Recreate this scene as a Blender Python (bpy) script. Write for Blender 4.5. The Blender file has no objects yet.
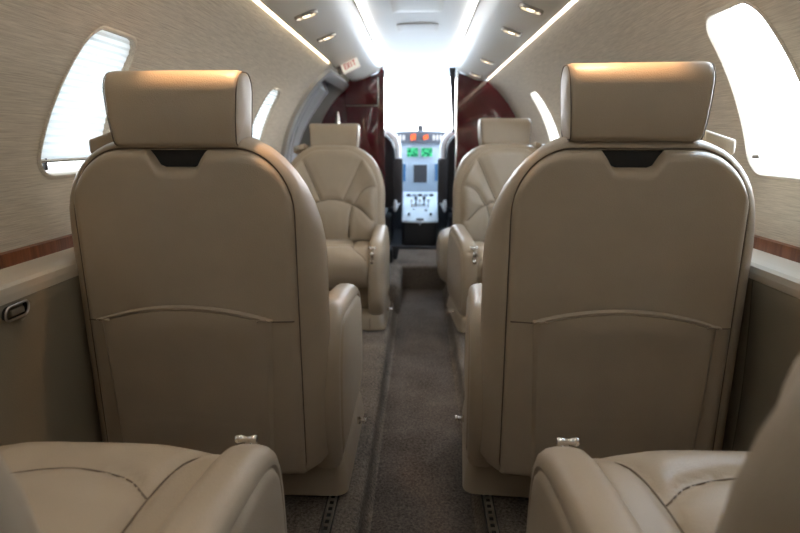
import bpy, bmesh, math, random
from mathutils import Vector, Matrix
from mathutils.geometry import delaunay_2d_cdt
random.seed(7)
S = bpy.context.scene
COL = S.collection
PI = math.pi

# ------------------------------------------------------------------ materials
def mat(name):
    m = bpy.data.materials.new(name); m.use_nodes = True
    nt = m.node_tree
    return m, nt, nt.nodes['Principled BSDF']

def simple(name, col, rough=.5, metal=0., spec=.5, coat=0., emit=None, estr=0.):
    m, nt, b = mat(name)
    b.inputs['Base Color'].default_value = (*col, 1)
    b.inputs['Roughness'].default_value = rough
    b.inputs['Metallic'].default_value = metal
    b.inputs['Specular IOR Level'].default_value = spec
    b.inputs['Coat Weight'].default_value = coat
    b.inputs['Coat Roughness'].default_value = .06
    if emit:
        b.inputs['Emission Color'].default_value = (*emit, 1)
        b.inputs['Emission Strength'].default_value = estr
    return m

def leather(name, col, rough=.42):
    m, nt, b = mat(name); N = nt.nodes; L = nt.links
    tc = N.new('ShaderNodeTexCoord')
    v = N.new('ShaderNodeTexVoronoi'); v.inputs['Scale'].default_value = 420
    n = N.new('ShaderNodeTexNoise'); n.inputs['Scale'].default_value = 9; n.inputs['Detail'].default_value = 4
    L.new(tc.outputs['Object'], v.inputs['Vector']); L.new(tc.outputs['Object'], n.inputs['Vector'])
    add = N.new('ShaderNodeMath'); add.operation = 'MULTIPLY_ADD'; add.inputs[1].default_value = 2.5
    L.new(n.outputs['Fac'], add.inputs[0]); L.new(v.outputs['Distance'], add.inputs[2])
    bp = N.new('ShaderNodeBump'); bp.inputs['Strength'].default_value = .12; bp.inputs['Distance'].default_value = .004
    L.new(add.outputs[0], bp.inputs['Height']); L.new(bp.outputs[0], b.inputs['Normal'])
    r = N.new('ShaderNodeValToRGB')
    r.color_ramp.elements[0].position = .3; r.color_ramp.elements[1].position = .75
    r.color_ramp.elements[0].color = (*[c * .94 for c in col], 1)
    r.color_ramp.elements[1].color = (*[min(1, c * 1.04) for c in col], 1)
    L.new(n.outputs['Fac'], r.inputs[0]); L.new(r.outputs[0], b.inputs['Base Color'])
    b.inputs['Roughness'].default_value = rough
    return m

def fabric(name, col, col2):
    """wall covering with fine horizontal woven streaks"""
    m, nt, b = mat(name); N = nt.nodes; L = nt.links
    tc = N.new('ShaderNodeTexCoord')
    mp = N.new('ShaderNodeMapping'); mp.inputs['Scale'].default_value = (320, 12, 520)
    n = N.new('ShaderNodeTexNoise'); n.inputs['Scale'].default_value = 1.0; n.inputs['Detail'].default_value = 5; n.inputs['Roughness'].default_value = .7
    L.new(tc.outputs['Object'], mp.inputs[0]); L.new(mp.outputs[0], n.inputs['Vector'])
    r = N.new('ShaderNodeValToRGB')
    r.color_ramp.elements[0].position = .3; r.color_ramp.elements[1].position = .7
    r.color_ramp.elements[0].color = (*col, 1); r.color_ramp.elements[1].color = (*col2, 1)
    L.new(n.outputs['Fac'], r.inputs[0]); L.new(r.outputs[0], b.inputs['Base Color'])
    bp = N.new('ShaderNodeBump'); bp.inputs['Strength'].default_value = .3; bp.inputs['Distance'].default_value = .002
    L.new(n.outputs['Fac'], bp.inputs['Height']); L.new(bp.outputs[0], b.inputs['Normal'])
    b.inputs['Roughness'].default_value = .8; b.inputs['Specular IOR Level'].default_value = .25
    return m

def carpet(name, c1, c2):
    m, nt, b = mat(name); N = nt.nodes; L = nt.links
    tc = N.new('ShaderNodeTexCoord')
    n = N.new('ShaderNodeTexNoise'); n.inputs['Scale'].default_value = 130; n.inputs['Detail'].default_value = 4; n.inputs['Roughness'].default_value = .75
    n2 = N.new('ShaderNodeTexNoise'); n2.inputs['Scale'].default_value = 5; n2.inputs['Detail'].default_value = 3
    L.new(tc.outputs['Object'], n.inputs['Vector']); L.new(tc.outputs['Object'], n2.inputs['Vector'])
    mx = N.new('ShaderNodeMath'); mx.operation = 'MULTIPLY_ADD'; mx.inputs[1].default_value = .35
    L.new(n2.outputs['Fac'], mx.inputs[0]); L.new(n.outputs['Fac'], mx.inputs[2])
    r = N.new('ShaderNodeValToRGB')
    r.color_ramp.elements[0].position = .5; r.color_ramp.elements[1].position = .85
    r.color_ramp.elements[0].color = (*c1, 1); r.color_ramp.elements[1].color = (*c2, 1)
    L.new(mx.outputs[0], r.inputs[0]); L.new(r.outputs[0], b.inputs['Base Color'])
    bp = N.new('ShaderNodeBump'); bp.inputs['Strength'].default_value = .7; bp.inputs['Distance'].default_value = .006
    L.new(n.outputs['Fac'], bp.inputs['Height']); L.new(bp.outputs[0], b.inputs['Normal'])
    b.inputs['Roughness'].default_value = .95; b.inputs['Specular IOR Level'].default_value = .1
    return m

def wood(name, c1, c2, rough=.12, coat=.8, sc=(3, 3, 18)):
    m, nt, b = mat(name); N = nt.nodes; L = nt.links
    tc = N.new('ShaderNodeTexCoord')
    mp = N.new('ShaderNodeMapping'); mp.inputs['Scale'].default_value = sc
    n = N.new('ShaderNodeTexNoise'); n.inputs['Scale'].default_value = 2.2; n.inputs['Detail'].default_value = 6; n.inputs['Distortion'].default_value = 1.2
    L.new(tc.outputs['Object'], mp.inputs[0]); L.new(mp.outputs[0], n.inputs['Vector'])
    r = N.new('ShaderNodeValToRGB')
    r.color_ramp.elements[0].position = .35; r.color_ramp.elements[1].position = .7
    r.color_ramp.elements[0].color = (*c1, 1); r.color_ramp.elements[1].color = (*c2, 1)
    L.new(n.outputs['Fac'], r.inputs[0]); L.new(r.outputs[0], b.inputs['Base Color'])
    b.inputs['Roughness'].default_value = rough; b.inputs['Coat Weight'].default_value = coat
    b.inputs['Coat Roughness'].default_value = .04
    return m

def glass(name, tint=(.96, .98, 1), refl=.08):
    m = bpy.data.materials.new(name); m.use_nodes = True
    nt = m.node_tree; N = nt.nodes; L = nt.links; N.clear()
    t = N.new('ShaderNodeBsdfTransparent'); t.inputs[0].default_value = (*tint, 1)
    g = N.new('ShaderNodeBsdfGlossy'); g.inputs['Roughness'].default_value = .02
    mx = N.new('ShaderNodeMixShader'); mx.inputs[0].default_value = refl
    o = N.new('ShaderNodeOutputMaterial')
    L.new(t.outputs[0], mx.inputs[1]); L.new(g.outputs[0], mx.inputs[2]); L.new(mx.outputs[0], o.inputs[0])
    return m

def shade_cloth(name):
    m = bpy.data.materials.new(name); m.use_nodes = True
    nt = m.node_tree; N = nt.nodes; L = nt.links; N.clear()
    d = N.new('ShaderNodeBsdfDiffuse'); d.inputs[0].default_value = (.85, .86, .85, 1)
    t = N.new('ShaderNodeBsdfTranslucent'); t.inputs[0].default_value = (.80, .86, .86, 1)
    mx = N.new('ShaderNodeMixShader'); mx.inputs[0].default_value = .115
    o = N.new('ShaderNodeOutputMaterial')
    L.new(d.outputs[0], mx.inputs[1]); L.new(t.outputs[0], mx.inputs[2]); L.new(mx.outputs[0], o.inputs[0])
    return m

def emitter(name, col, st):
    m = bpy.data.materials.new(name); m.use_nodes = True
    nt = m.node_tree; N = nt.nodes; L = nt.links; N.clear()
    e = N.new('ShaderNodeEmission'); e.inputs[0].default_value = (*col, 1); e.inputs[1].default_value = st
    o = N.new('ShaderNodeOutputMaterial'); L.new(e.outputs[0], o.inputs[0])
    return m

M = {}
M['leather'] = leather('beige_leather', (.425, .352, .262))
M['seam'] = simple('seam_thread', (.15, .118, .088), .8)
M['base'] = leather('beige_base_cover', (.41, .34, .253), .5)
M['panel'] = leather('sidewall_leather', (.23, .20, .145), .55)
M['ledge'] = simple('cream_ledge', (.56, .50, .41), .45)
M['fabric'] = fabric('woven_wall_fabric', (.40, .355, .290), (.67, .605, .505))
M['carpet'] = carpet('taupe_carpet', (.065, .055, .046), (.29, .245, .205))
M['runner'] = carpet('dark_taupe_carpet', (.050, .042, .037), (.20, .168, .145))
M['mahogany'] = wood('glossy_mahogany', (.080, .005, .010), (.095, .007, .012), .10, .8, (2, 2, 5))
M['woodstrip'] = wood('brown_wood', (.12, .035, .014), (.25, .085, .035), .35, .2, (3, 30, 3))
M['chrome'] = simple('chrome', (.85, .83, .80), .12, 1.)
M['steel'] = simple('brushed_steel', (.55, .53, .50), .3, 1.)
M['greymetal'] = simple('grey_frame', (.42, .41, .39), .35, .35)
M['black'] = simple('black_plastic', (.012, .012, .014), .4)
M['darkgrey'] = simple('dark_grey_plastic', (.05, .05, .055), .45)
M['dark'] = simple('dark_gap', (.02, .019, .018), .8)
M['psu'] = simple('cream_valance', (.86, .83, .76), .4)
M['ceil'] = simple('white_headliner', (.64, .66, .68), .45)
M['white'] = simple('white_trim', (.8, .8, .8), .5)
M['sheep'] = carpet('white_sheepskin', (.72, .74, .76), (.9, .9, .9))
M['panelblue'] = simple('blue_grey_panel', (.42, .50, .58), .5)
M['ped_top'] = simple('pale_pedestal_top', (.55, .62, .68), .45)
M['glass'] = glass('clear_glass')
M['glass_tint'] = glass('windshield_glass', (.97, .98, 1.), .04)
M['shade'] = shade_cloth('pleated_shade_cloth')
M['strip'] = emitter('strip_light_glow', (1., .97, .93), 6.5)
M['cove'] = emitter('warm_cove_light', (1., .84, .62), 16.)
M['cove_cool'] = emitter('white_cove_light', (1., .93, .86), 12.)
M['lamp'] = emitter('lamp_glow', (1., .82, .58), 2.6)
M['red'] = simple('red_print', (.62, .05, .03), .5)
M['sign'] = simple('sign_face', (.78, .72, .64), .4, emit=(1, .9, .8), estr=.3)
def display(name):
    m = bpy.data.materials.new(name); m.use_nodes = True
    nt = m.node_tree; N = nt.nodes; L = nt.links; N.clear()
    tc = N.new('ShaderNodeTexCoord'); mp = N.new('ShaderNodeMapping'); mp.inputs['Scale'].default_value = (38, 1, 60)
    v = N.new('ShaderNodeTexNoise'); v.inputs['Scale'].default_value = 1.; v.inputs['Detail'].default_value = 1
    r = N.new('ShaderNodeValToRGB'); r.color_ramp.elements[0].position = .42; r.color_ramp.elements[1].position = .58
    r.color_ramp.elements[0].color = (.01, .12, .08, 1); r.color_ramp.elements[1].color = (.10, .80, .36, 1)
    e = N.new('ShaderNodeEmission'); e.inputs[1].default_value = .8
    o = N.new('ShaderNodeOutputMaterial')
    L.new(tc.outputs['Object'], mp.inputs[0]); L.new(mp.outputs[0], v.inputs['Vector']); L.new(v.outputs['Fac'], r.inputs[0]); L.new(r.outputs[0], e.inputs[0]); L.new(e.outputs[0], o.inputs[0])
    return m
M['green_on'] = display('green_display')
M['green_off'] = emitter('dark_green_display', (.02, .35, .22), .5)
M['red_on'] = emitter('red_annunciator', (1., .16, .06), 1.5)
M['white_on'] = emitter('white_annunciator', (.8, .85, .95), .9)
M['blue_scr'] = emitter('blue_display', (.06, .16, .34), .8)
M['liner'] = simple('glossy_grey_liner', (.50, .51, .52), .16, .2, .6, .6)
M['tarmac'] = simple('tarmac', (.70, .69, .67), .9)
M['shell'] = simple('cockpit_liner', (.62, .64, .66), .6)
M['curtain'] = simple('dark_curtain', (.035, .034, .04), .85)

# ------------------------------------------------------------------ mesh helpers
def tagk(o, label=None, cat=None, group=None, kind=None):
    if label: o['label'] = label
    if cat: o['category'] = cat
    if group: o['group'] = group
    if kind: o['kind'] = kind
    return o

class MB:
    def __init__(s): s.v = []; s.f = []; s.mi = []
    def add(s, v, f, mi=0):
        k = len(s.v); s.v += [tuple(p) for p in v]
        for q in f: s.f.append(tuple(i + k for i in q)); s.mi.append(mi)
        return s
    def build(s, name, mats, parent=None, loc=(0, 0, 0), smooth=True, angle=40):
        me = bpy.data.meshes.new(name); me.from_pydata(s.v, [], s.f)
        if not isinstance(mats, (list, tuple)): mats = [mats]
        for m in mats: me.materials.append(m)
        for p, k in zip(me.polygons, s.mi): p.material_index = k
        bm = bmesh.new(); bm.from_mesh(me); bmesh.ops.recalc_face_normals(bm, faces=bm.faces)
        if smooth:
            for f in bm.faces: f.smooth = True
            for e in bm.edges:
                if len(e.link_faces) == 2 and e.calc_face_angle(0) > math.radians(angle): e.smooth = False
        bm.to_mesh(me); bm.free()
        o = bpy.data.objects.new(name, me); COL.objects.link(o); o.location = loc
        if parent: o.parent = parent
        return o
    # shapes ---------------------------------------------------------
    def box(s, c, d, bev=0., seg=2, mi=0, rot=None, shear=None):
        bm = bmesh.new(); bmesh.ops.create_cube(bm, size=1)
        bmesh.ops.scale(bm, vec=d, verts=bm.verts)
        if bev: bmesh.ops.bevel(bm, geom=bm.edges[:], offset=bev, segments=seg, profile=.5, affect='EDGES')
        if shear:
            for v in bm.verts: v.co = Vector(shear(*v.co))
        if rot: bmesh.ops.rotate(bm, cent=(0, 0, 0), matrix=rot, verts=bm.verts)
        bm.verts.index_update()
        s.add([v.co + Vector(c) for v in bm.verts], [[v.index for v in f.verts] for f in bm.faces], mi)
        bm.free(); return s
    def loft(s, loops, cap0=True, cap1=True, mi=0, closed=True, rings=3, b0=0., b1=0., bdir=(0, 1, 0)):
        n = len(loops[0]); v = []; f = []
        for lp in loops: v += lp
        m = n if closed else n - 1
        for i in range(len(loops) - 1):
            for j in range(m):
                a = i * n + j; b = i * n + (j + 1) % n
                f.append((a, b, b + n, a + n))
        def cap(base, lp, bulge):
            c = sum((Vector(p) for p in lp), Vector()) / n
            prev = list(range(base, base + n))
            for k in range(1, rings):
                t = 1 - k / rings; st = len(v)
                for p in lp:
                    v.append(tuple(c + (Vector(p) - c) * t + Vector(bdir) * bulge * (1 - t * t)))
                for j in range(n): f.append((prev[j], prev[(j + 1) % n], st + (j + 1) % n, st + j))
                prev = list(range(st, st + n))
            v.append(tuple(c + Vector(bdir) * bulge)); ci = len(v) - 1
            for j in range(n): f.append((prev[j], prev[(j + 1) % n], ci))
        if cap0: cap(0, loops[0], b0)
        if cap1: cap((len(loops) - 1) * n, loops[-1], b1)
        return s.add(v, f, mi)
    def tube(s, pts, r, seg=8, mi=0, closed=False):
        pts = [Vector(p) for p in pts]; n = len(pts); loops = []
        up = Vector((0, 0, 1)); prev = None
        for i, p in enumerate(pts):
            if closed: t = pts[(i + 1) % n] - pts[i - 1]
            else: t = pts[min(i + 1, n - 1)] - pts[max(i - 1, 0)]
            t.normalize()
            if prev is None:
                a = t.orthogonal().normalized()
            else:
                a = (prev - t * prev.dot(t))
                a = a.normalized() if a.length > 1e-6 else t.orthogonal().normalized()
            prev = a; b = t.cross(a)
            rr = r(i / (n - 1)) if callable(r) else r
            loops.append([tuple(p + (a * math.cos(k * 2 * PI / seg) + b * math.sin(k * 2 * PI / seg)) * rr) for k in range(seg)])
        if closed: loops.append(loops[0])
        return s.loft(loops, not closed, not closed, mi, True, 1)
    def lathe(s, prof, c=(0, 0, 0), axis='Z', seg=20, mi=0, rot=None):
        loops = []
        for r, h in prof:
            lp = []
            for k in range(seg):
                a = 2 * PI * k / seg
                p = Vector((r * math.cos(a), r * math.sin(a), h))
                if axis == 'X': p = Vector((p.z, p.x, p.y))
                if axis == 'Y': p = Vector((p.x, p.z, p.y))
                if rot: p = rot @ p
                lp.append(tuple(p + Vector(c)))
            loops.append(lp)
        return s.loft(loops, True, True, mi, True, 1)
    def grid(s, fn, nu, nv, mi=0):
        v = [tuple(fn(i / nu, j / nv)) for j in range(nv + 1) for i in range(nu + 1)]
        f = [(j * (nu + 1) + i, j * (nu + 1) + i + 1, (j + 1) * (nu + 1) + i + 1, (j + 1) * (nu + 1) + i) for j in range(nv) for i in range(nu)]
        return s.add(v, f, mi)
    def prism(s, poly, axis, a, b, mi=0):
        """extrude a closed 2D polygon; axis 'Y': poly=(x,z), 'X': poly=(y,z), 'Z': poly=(x,y)"""
        def P(p, h): return {'Y': (p[0], h, p[1]), 'X': (h, p[0], p[1]), 'Z': (p[0], p[1], h)}[axis]
        n = len(poly)
        v = [P(p, a) for p in poly] + [P(p, b) for p in poly]
        f = [tuple(range(n - 1, -1, -1)), tuple(range(n, 2 * n))] + [(i, (i + 1) % n, n + (i + 1) % n, n + i) for i in range(n)]
        return s.add(v, f, mi)

def empty(name, loc, rz=0., label=None, cat=None, group=None, kind=None):
    o = bpy.data.objects.new(name, None); COL.objects.link(o)
    o.location = loc; o.rotation_euler = (0, 0, rz); o.empty_display_size = .1
    return tagk(o, label, cat, group, kind)

def rrect(w, h, r, n=6, cx=0, cy=0):
    """rounded rectangle outline (full size w,h)"""
    r = min(r, w / 2, h / 2); out = []
    for (sx, sy, a0) in ((1, 1, 0), (-1, 1, 90), (-1, -1, 180), (1, -1, 270)):
        for k in range(n + 1):
            a = math.radians(a0 + 90 * k / n)
            out.append((cx + sx * (w / 2 - r) + r * math.cos(a), cy + sy * (h / 2 - r) + r * math.sin(a)))
    return out

def catmull(pts, n=10):
    P = [Vector(p) for p in pts]; P = [P[0] * 2 - P[1]] + P + [P[-1] * 2 - P[-2]]; out = []
    for i in range(1, len(P) - 2):
        for k in range(n):
            t = k / n; a, b, c, d = P[i - 1:i + 3]
            out.append(.5 * ((2 * b) + (c - a) * t + (2 * a - 5 * b + 4 * c - d) * t * t + (3 * b - a - 3 * c + d) * t ** 3))
    out.append(P[-2]); return out

def seg_dist(px, py, line):
    best = 9.
    for (ax, ay), (bx, by) in zip(line, line[1:]):
        dx, dy = bx - ax, by - ay; L = dx * dx + dy * dy
        t = 0 if L == 0 else max(0, min(1, ((px - ax) * dx + (py - ay) * dy) / L))
        best = min(best, math.hypot(px - ax - t * dx, py - ay - t * dy))
    return best

def smooth01(t): t = max(0, min(1, t)); return t * t * (3 - 2 * t)

# ------------------------------------------------------------------ the seat
# local frame: origin on the floor under the seat, faces +y, aisle side at x = s * 0.3
BACK_T = .885      # height of the rear panel's top
def shoulder_top(x, hw, T, r, rz=None):
    ax = abs(x)
    if ax <= hw - r: return T
    t = min(1, (ax - (hw - r)) / r)
    return T - (rz or r * 1.1) * (1 - math.sqrt(max(0, 1 - t * t)))

def body_loop(y, w, T, r, B, rb=.03, n=10, rz=None):
    """closed outline of the backrest at depth y"""
    pts = []; rz = rz or r * 1.1
    for k in range(n + 1):
        a = PI / 2 * k / n
        pts.append((w - r + r * math.cos(a), y, T - rz + rz * math.sin(a)))
    top = pts[:]
    # top straight
    for k in range(1, 6): pts.append(((w - r) * (1 - 2 * k / 6), y, T))
    pts += [(-p[0], y, p[2]) for p in reversed(top)]
    for k in range(1, 8): pts.append((-w, y, (T - rz) * (1 - k / 8) + (B + rb) * k / 8))
    for k in range(5):
        a = PI / 2 * k / 4
        pts.append((-w + rb - rb * math.cos(a), y, B + rb - rb * math.sin(a)))
    for k in range(1, 6): pts.append(((-w + rb) * (1 - 2 * k / 6), y, B))
    for k in range(5):
        a = PI / 2 * k / 4
        pts.append((w - rb + rb * math.sin(a), y, B + rb - rb * math.cos(a)))
    for k in range(1, 8): pts.append((w, y, (T - rz) * (k / 8) + (B + rb) * (1 - k / 8)))
    return pts

def rear_panel_mesh():
    hw = .243; r = .122; B = .105
    def top(x):
        t = shoulder_top(x, hw, BACK_T, r, .145)
        ax = abs(x)
        notch = .038 * (1 - smooth01((ax - .036) / .030))
        lip = .006 * math.exp(-((ax - .075) / .02) ** 2)
        return t - notch + lip * 0
    er = .022
    def fn(u, v):
        # denser samples near the edges
        uu = -math.cos(PI * u); x = hw * (.72 * uu + .28 * (2 * u - 1))
        zt = top(x); vv = .5 - .5 * math.cos(PI * v); vv = .55 * vv + .45 * v
        z = B + (zt - B) * vv
        e = min(hw - abs(x), z - B, (zt - z) * .9)
        k = max(0, min(1, e / er)); rel = math.sqrt(max(0, 1 - (1 - k) ** 2))
        bul = .012 * (1 - (x / hw) ** 2)
        return (x, -.282 - .020 * rel - bul * rel + .004 * (1 - rel), z)
    mb = MB().grid(fn, 64, 60)
    # stitched seam below the piping and across the pocket line
    def surf(x, z):
        return -.302 - .012 * (1 - (x / hw) ** 2)
    return mb, surf

def front_cushion_mesh():
    """upholstered front of the backrest with sewn creases"""
    hw = .262; r = .205; rz = .285; T = .892; B = .38
    arch = catmull([(-.225, .49), (-.14, .565), (0, .605), (.14, .565), (.225, .49)], 6)
    lines = [[tuple(p) for p in map(lambda q: (q[0], q[1]), [(p.x, p.y) for p in [Vector((a[0], a[1], 0)) for a in arch]])]]
    for sx in (-1, 1):
        for pts in ([(.165, .82), (.11, .70), (.065, .60)], [(.235, .685), (.175, .655), (.125, .575)], [(.115, .57), (.10, .50), (.095, .39)]):
            c = catmull([(sx * a, b, 0) for a, b in pts], 6)
            lines.append([(p.x, p.y) for p in c])
    def surf(x, z):
        zt = shoulder_top(x, hw, T, r, rz)
        e = min(hw - abs(x), zt - z)
        k = max(0, min(1, e / .045)); rel = math.sqrt(max(0, 1 - (1 - k) ** 2))
        y = -.172 + .045 * rel
        lum = math.exp(-((z - .50) / .12) ** 2) * .025 * (1 - (x / hw) ** 2)
        side = .02 * smooth01((abs(x) - .13) / .09) * rel
        y += lum + side
        d = min(seg_dist(x, z, l) for l in lines)
        y -= .010 * math.exp(-(d / .009) ** 2)
        y -= .012 * max(0, 1 - d / .06) * rel
        return y
    def fn(u, v):
        x = hw * (2 * u - 1); zt = shoulder_top(x, hw, T, r, rz)
        z = B + (zt - B) * v
        return (x, surf(x, z), z)
    mb = MB().grid(fn, 66, 66)
    for l in lines:
        mb.tube([(x, surf(x, z) + .0008, z) for x, z in l], .0028, 5, 1)
    return mb

def headrest_mesh():
    y0, y1, z0, z1 = -.305, -.185, .888, 1.045
    # side profile (y,z): rounded, rear top soft, slightly convex rear face
    prof = []
    def arc(cy, cz, ry, rz, a0, a1, n=6):
        for k in range(n + 1):
            a = math.radians(a0 + (a1 - a0) * k / n); prof.append((cy + ry * math.cos(a), cz + rz * math.sin(a)))
    arc(y1 - .045, z1 - .05, .045, .05, 0, 90)
    arc(y0 + .048, z1 - .055, .048, .055, 90, 180, 8)
    for k in range(1, 5):
        t = k / 5; prof.append((y0 - .004 * math.sin(PI * t) + .004 * t, z1 - .055 - (z1 - .055 - z0 - .016) * t))
    arc(y0 + .020, z0 + .016, .016, .016, 180, 270, 4)
    arc(y1 - .03, z0 + .025, .03, .025, 270, 360, 4)
    cy = sum(p[0] for p in prof) / len(prof); cz = sum(p[1] for p in prof) / len(prof)
    hw = .140
    def loop(x, ins):
        out = []
        for (y, z) in prof:
            d = math.hypot(y - cy, z - cz); f = (d - ins) / d
            zz = cz + (z - cz) * f; yy = cy + (y - cy) * f
            w = .915 + .085 * (zz - z0) / (z1 - z0)
            out.append((x * w, yy, zz))
        return out
    lays = [(-hw - .004, .016), (-hw - .002, .008), (-hw + .001, .003), (-hw + .005, .001)]
    xs = [(-hw + .012 + (2 * hw - .024) * k / 12, 0.) for k in range(13)]
    lays = lays + xs + [(-x, i) for x, i in reversed(lays)]
    mb = MB().loft([loop(x, i) for x, i in lays], True, True, 0, True, 3, -.004, .004, (1, 0, 0))
    seams = []
    for sx in (-1, 1):
        seams.append(MB().tube(loop(sx * (hw + .0014), .0035), .0013, 6, 0, True))
    return mb, seams

def cushion_mesh(s):
    """seat cushion: sewn top, deep rolled front"""
    xa, xb = -.262 * s, .255 * s         # wall side, aisle side
    yb, yf = -.20, .335
    lines = []
    for sx in (-1, 1):
        c = catmull([(sx * .12, -.19, 0), (sx * .150, .08, 0), (sx * .165, .22, 0), (sx * .19, .275, 0), (sx * .235, .315, 0)], 8)
        lines.append([(p.x, p.y) for p in c])
    arch = catmull([(-.155, .165, 0), (-.10, .205, 0), (0, .225, 0), (.10, .205, 0), (.155, .165, 0)], 6)
    lines.append([(p.x, p.y) for p in arch])
    prof = [(yb, .25), (yb, .30), (yb, .35), (yb + .006, .385), (yb + .02, .405), (yb + .045, .415)]
    N = 40
    for k in range(1, N): prof.append((yb + .045 + (yf - .085 - yb - .045) * k / N, .415 + .037 * smooth01(k / N * 1.1)))
    R = .085
    for k in range(11):
        a = PI / 2 - PI / 2 * k / 10; prof.append((yf - R + R * math.cos(a), .452 - R * 1.05 + R * 1.05 * math.sin(a)))
    for k in range(1, 8): 
        a = -PI / 2 * k / 7; prof.append((yf - .10 + .10 * math.cos(a), .363 + .115 * math.sin(a)))
    prof.append((yf - .2, .245)); prof.append((yb, .245))
    def P(x, y, z, inset):
        return x, y, z
    def fn(u, v):
        i = min(len(prof) - 1, int(round(v * (len(prof) - 1)))); y, z = prof[i]
        x = xa + (xb - xa) * u
        e = min(u, 1 - u) * abs(xb - xa)
        k = max(0, min(1, e / .035)); rel = 1 - math.sqrt(max(0, 1 - (1 - k) ** 2))
        # round the side edges
        cz = .34; cy = .0
        z2 = z - .04 * rel * (1 if z > .33 else -.3); y2 = y - (.03 * rel if y > .1 else 0)
        if z > .40:
            d = min(seg_dist(x, y, l) for l in lines)
            z2 -= .009 * math.exp(-(d / .010) ** 2) + .010 * max(0, 1 - d / .07)
            z2 += .012 * (1 - (abs(x) / .262) ** 2)
        return (x, y2, z2)
    mb = MB().grid(fn, 56, len(prof) - 1)
    def top(x, y):
        q = [p for p in prof if p[1] > .36 and p[0] > yb + .01]
        z = q[0][1]
        for a, b in zip(q, q[1:]):
            if a[0] <= y <= b[0] and b[0] > a[0]: z = a[1] + (b[1] - a[1]) * (y - a[0]) / (b[0] - a[0])
        e = min(abs(x - xa), abs(x - xb)); k = max(0, min(1, e / .035)); rel = 1 - math.sqrt(max(0, 1 - (1 - k) ** 2))
        return z - .04 * rel - (.019 if z > .40 else 0) + (.012 * (1 - (abs(x) / .262) ** 2) if z > .40 else 0)
    for l in lines:
        mb.tube([(x, y, top(x, y) + .0022) for x, y in l], .0015, 5, 1)
    # side caps
    for u in (0., 1.):
        lp = [fn(u, i / (len(prof) - 1)) for i in range(len(prof))]
        k = len(mb.v); mb.v += lp; mb.f.append(tuple(range(k, k + len(lp)))); mb.mi.append(0)
    return mb

ARM_PROF = catmull([(-.205, .10, 0), (-.235, .20, 0), (-.235, .34, 0), (-.205, .455, 0), (-.13, .512, 0), (-.02, .510, 0), (.14, .497, 0), (.245, .478, 0), (.305, .435, 0), (.330, .35, 0), (.335, .24, 0), (.315, .15, 0), (.25, .108, 0), (.05, .098, 0), (-.12, .092, 0)], 6)
def arm_mesh(s):
    poly = [(p.x, p.y) for p in ARM_PROF]
    n = len(poly); c = Vector((.05, .30))
    cum = [Vector(p) for p in poly]
    def inset(d):
        out = []
        for i in range(n):
            t = (cum[(i + 1) % n] - cum[i - 1]).normalized(); nrm = Vector((t.y, -t.x))
            if (cum[i] - c).dot(nrm) < 0: nrm = -nrm
            out.append(cum[i] - nrm * d)
        return out
    xi, xo = .245, .320
    lays = [(xi, .022), (xi + .004, .010), (xi + .012, .003), (xi + .024, 0), (xo - .030, 0), (xo - .016, .003), (xo - .006, .010), (xo - .001, .020), (xo, .030), (xo - .004, .0345), (xo - .004, .037), (xo + .002, .042), (xo + .004, .052)]
    loops = [[(s * x, p.x, p.y) for p in inset(d)] for x, d in lays]
    return MB().loft(loops, True, True, 0, True, 3, 0, s * .004, (1, 0, 0))

def lever_mesh():
    mb = MB()
    mb.lathe([(.0, -.017), (.006, -.017), (.0078, -.013), (.0065, -.008), (.0045, 0), (.0065, .008), (.0078, .013), (.006, .017), (.0, .017)], (0, 0, .012), 'X', 16)
    mb.lathe([(.0, -.03), (.006, -.03), (.0075, -.024), (.005, -.012), (.004, 0), (.004, .012)], (0, .004, 0), 'Z', 12)
    mb.box((0, .016, -.034), (.020, .020, .052), .006, 3)
    for z_ in (-.016, -.052): mb.lathe([(0, -.010), (.008, -.008), (.012, 0), (.008, .008), (0, .010)], (0, .026, z_), 'Y', 14)
    return mb

def base_mesh(s):
    """covered plinth, flared to the aisle"""
    def loop(z, ins):
        x0, x1, y0, y1 = -.20, .325, -.19, .30
        pts = rrect((x1 - x0) - 2 * ins, (y1 - y0) - 2 * ins, .03, 4, (x0 + x1) / 2, (y0 + y1) / 2)
        return [(s * x, y, z) for x, y in pts]
    return MB().loft([loop(.009, .0), loop(.013, -.004), (loop(.07, .004)), loop(.10, .012), loop(.118, .028), loop(.122, .045)], True, True)

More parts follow.
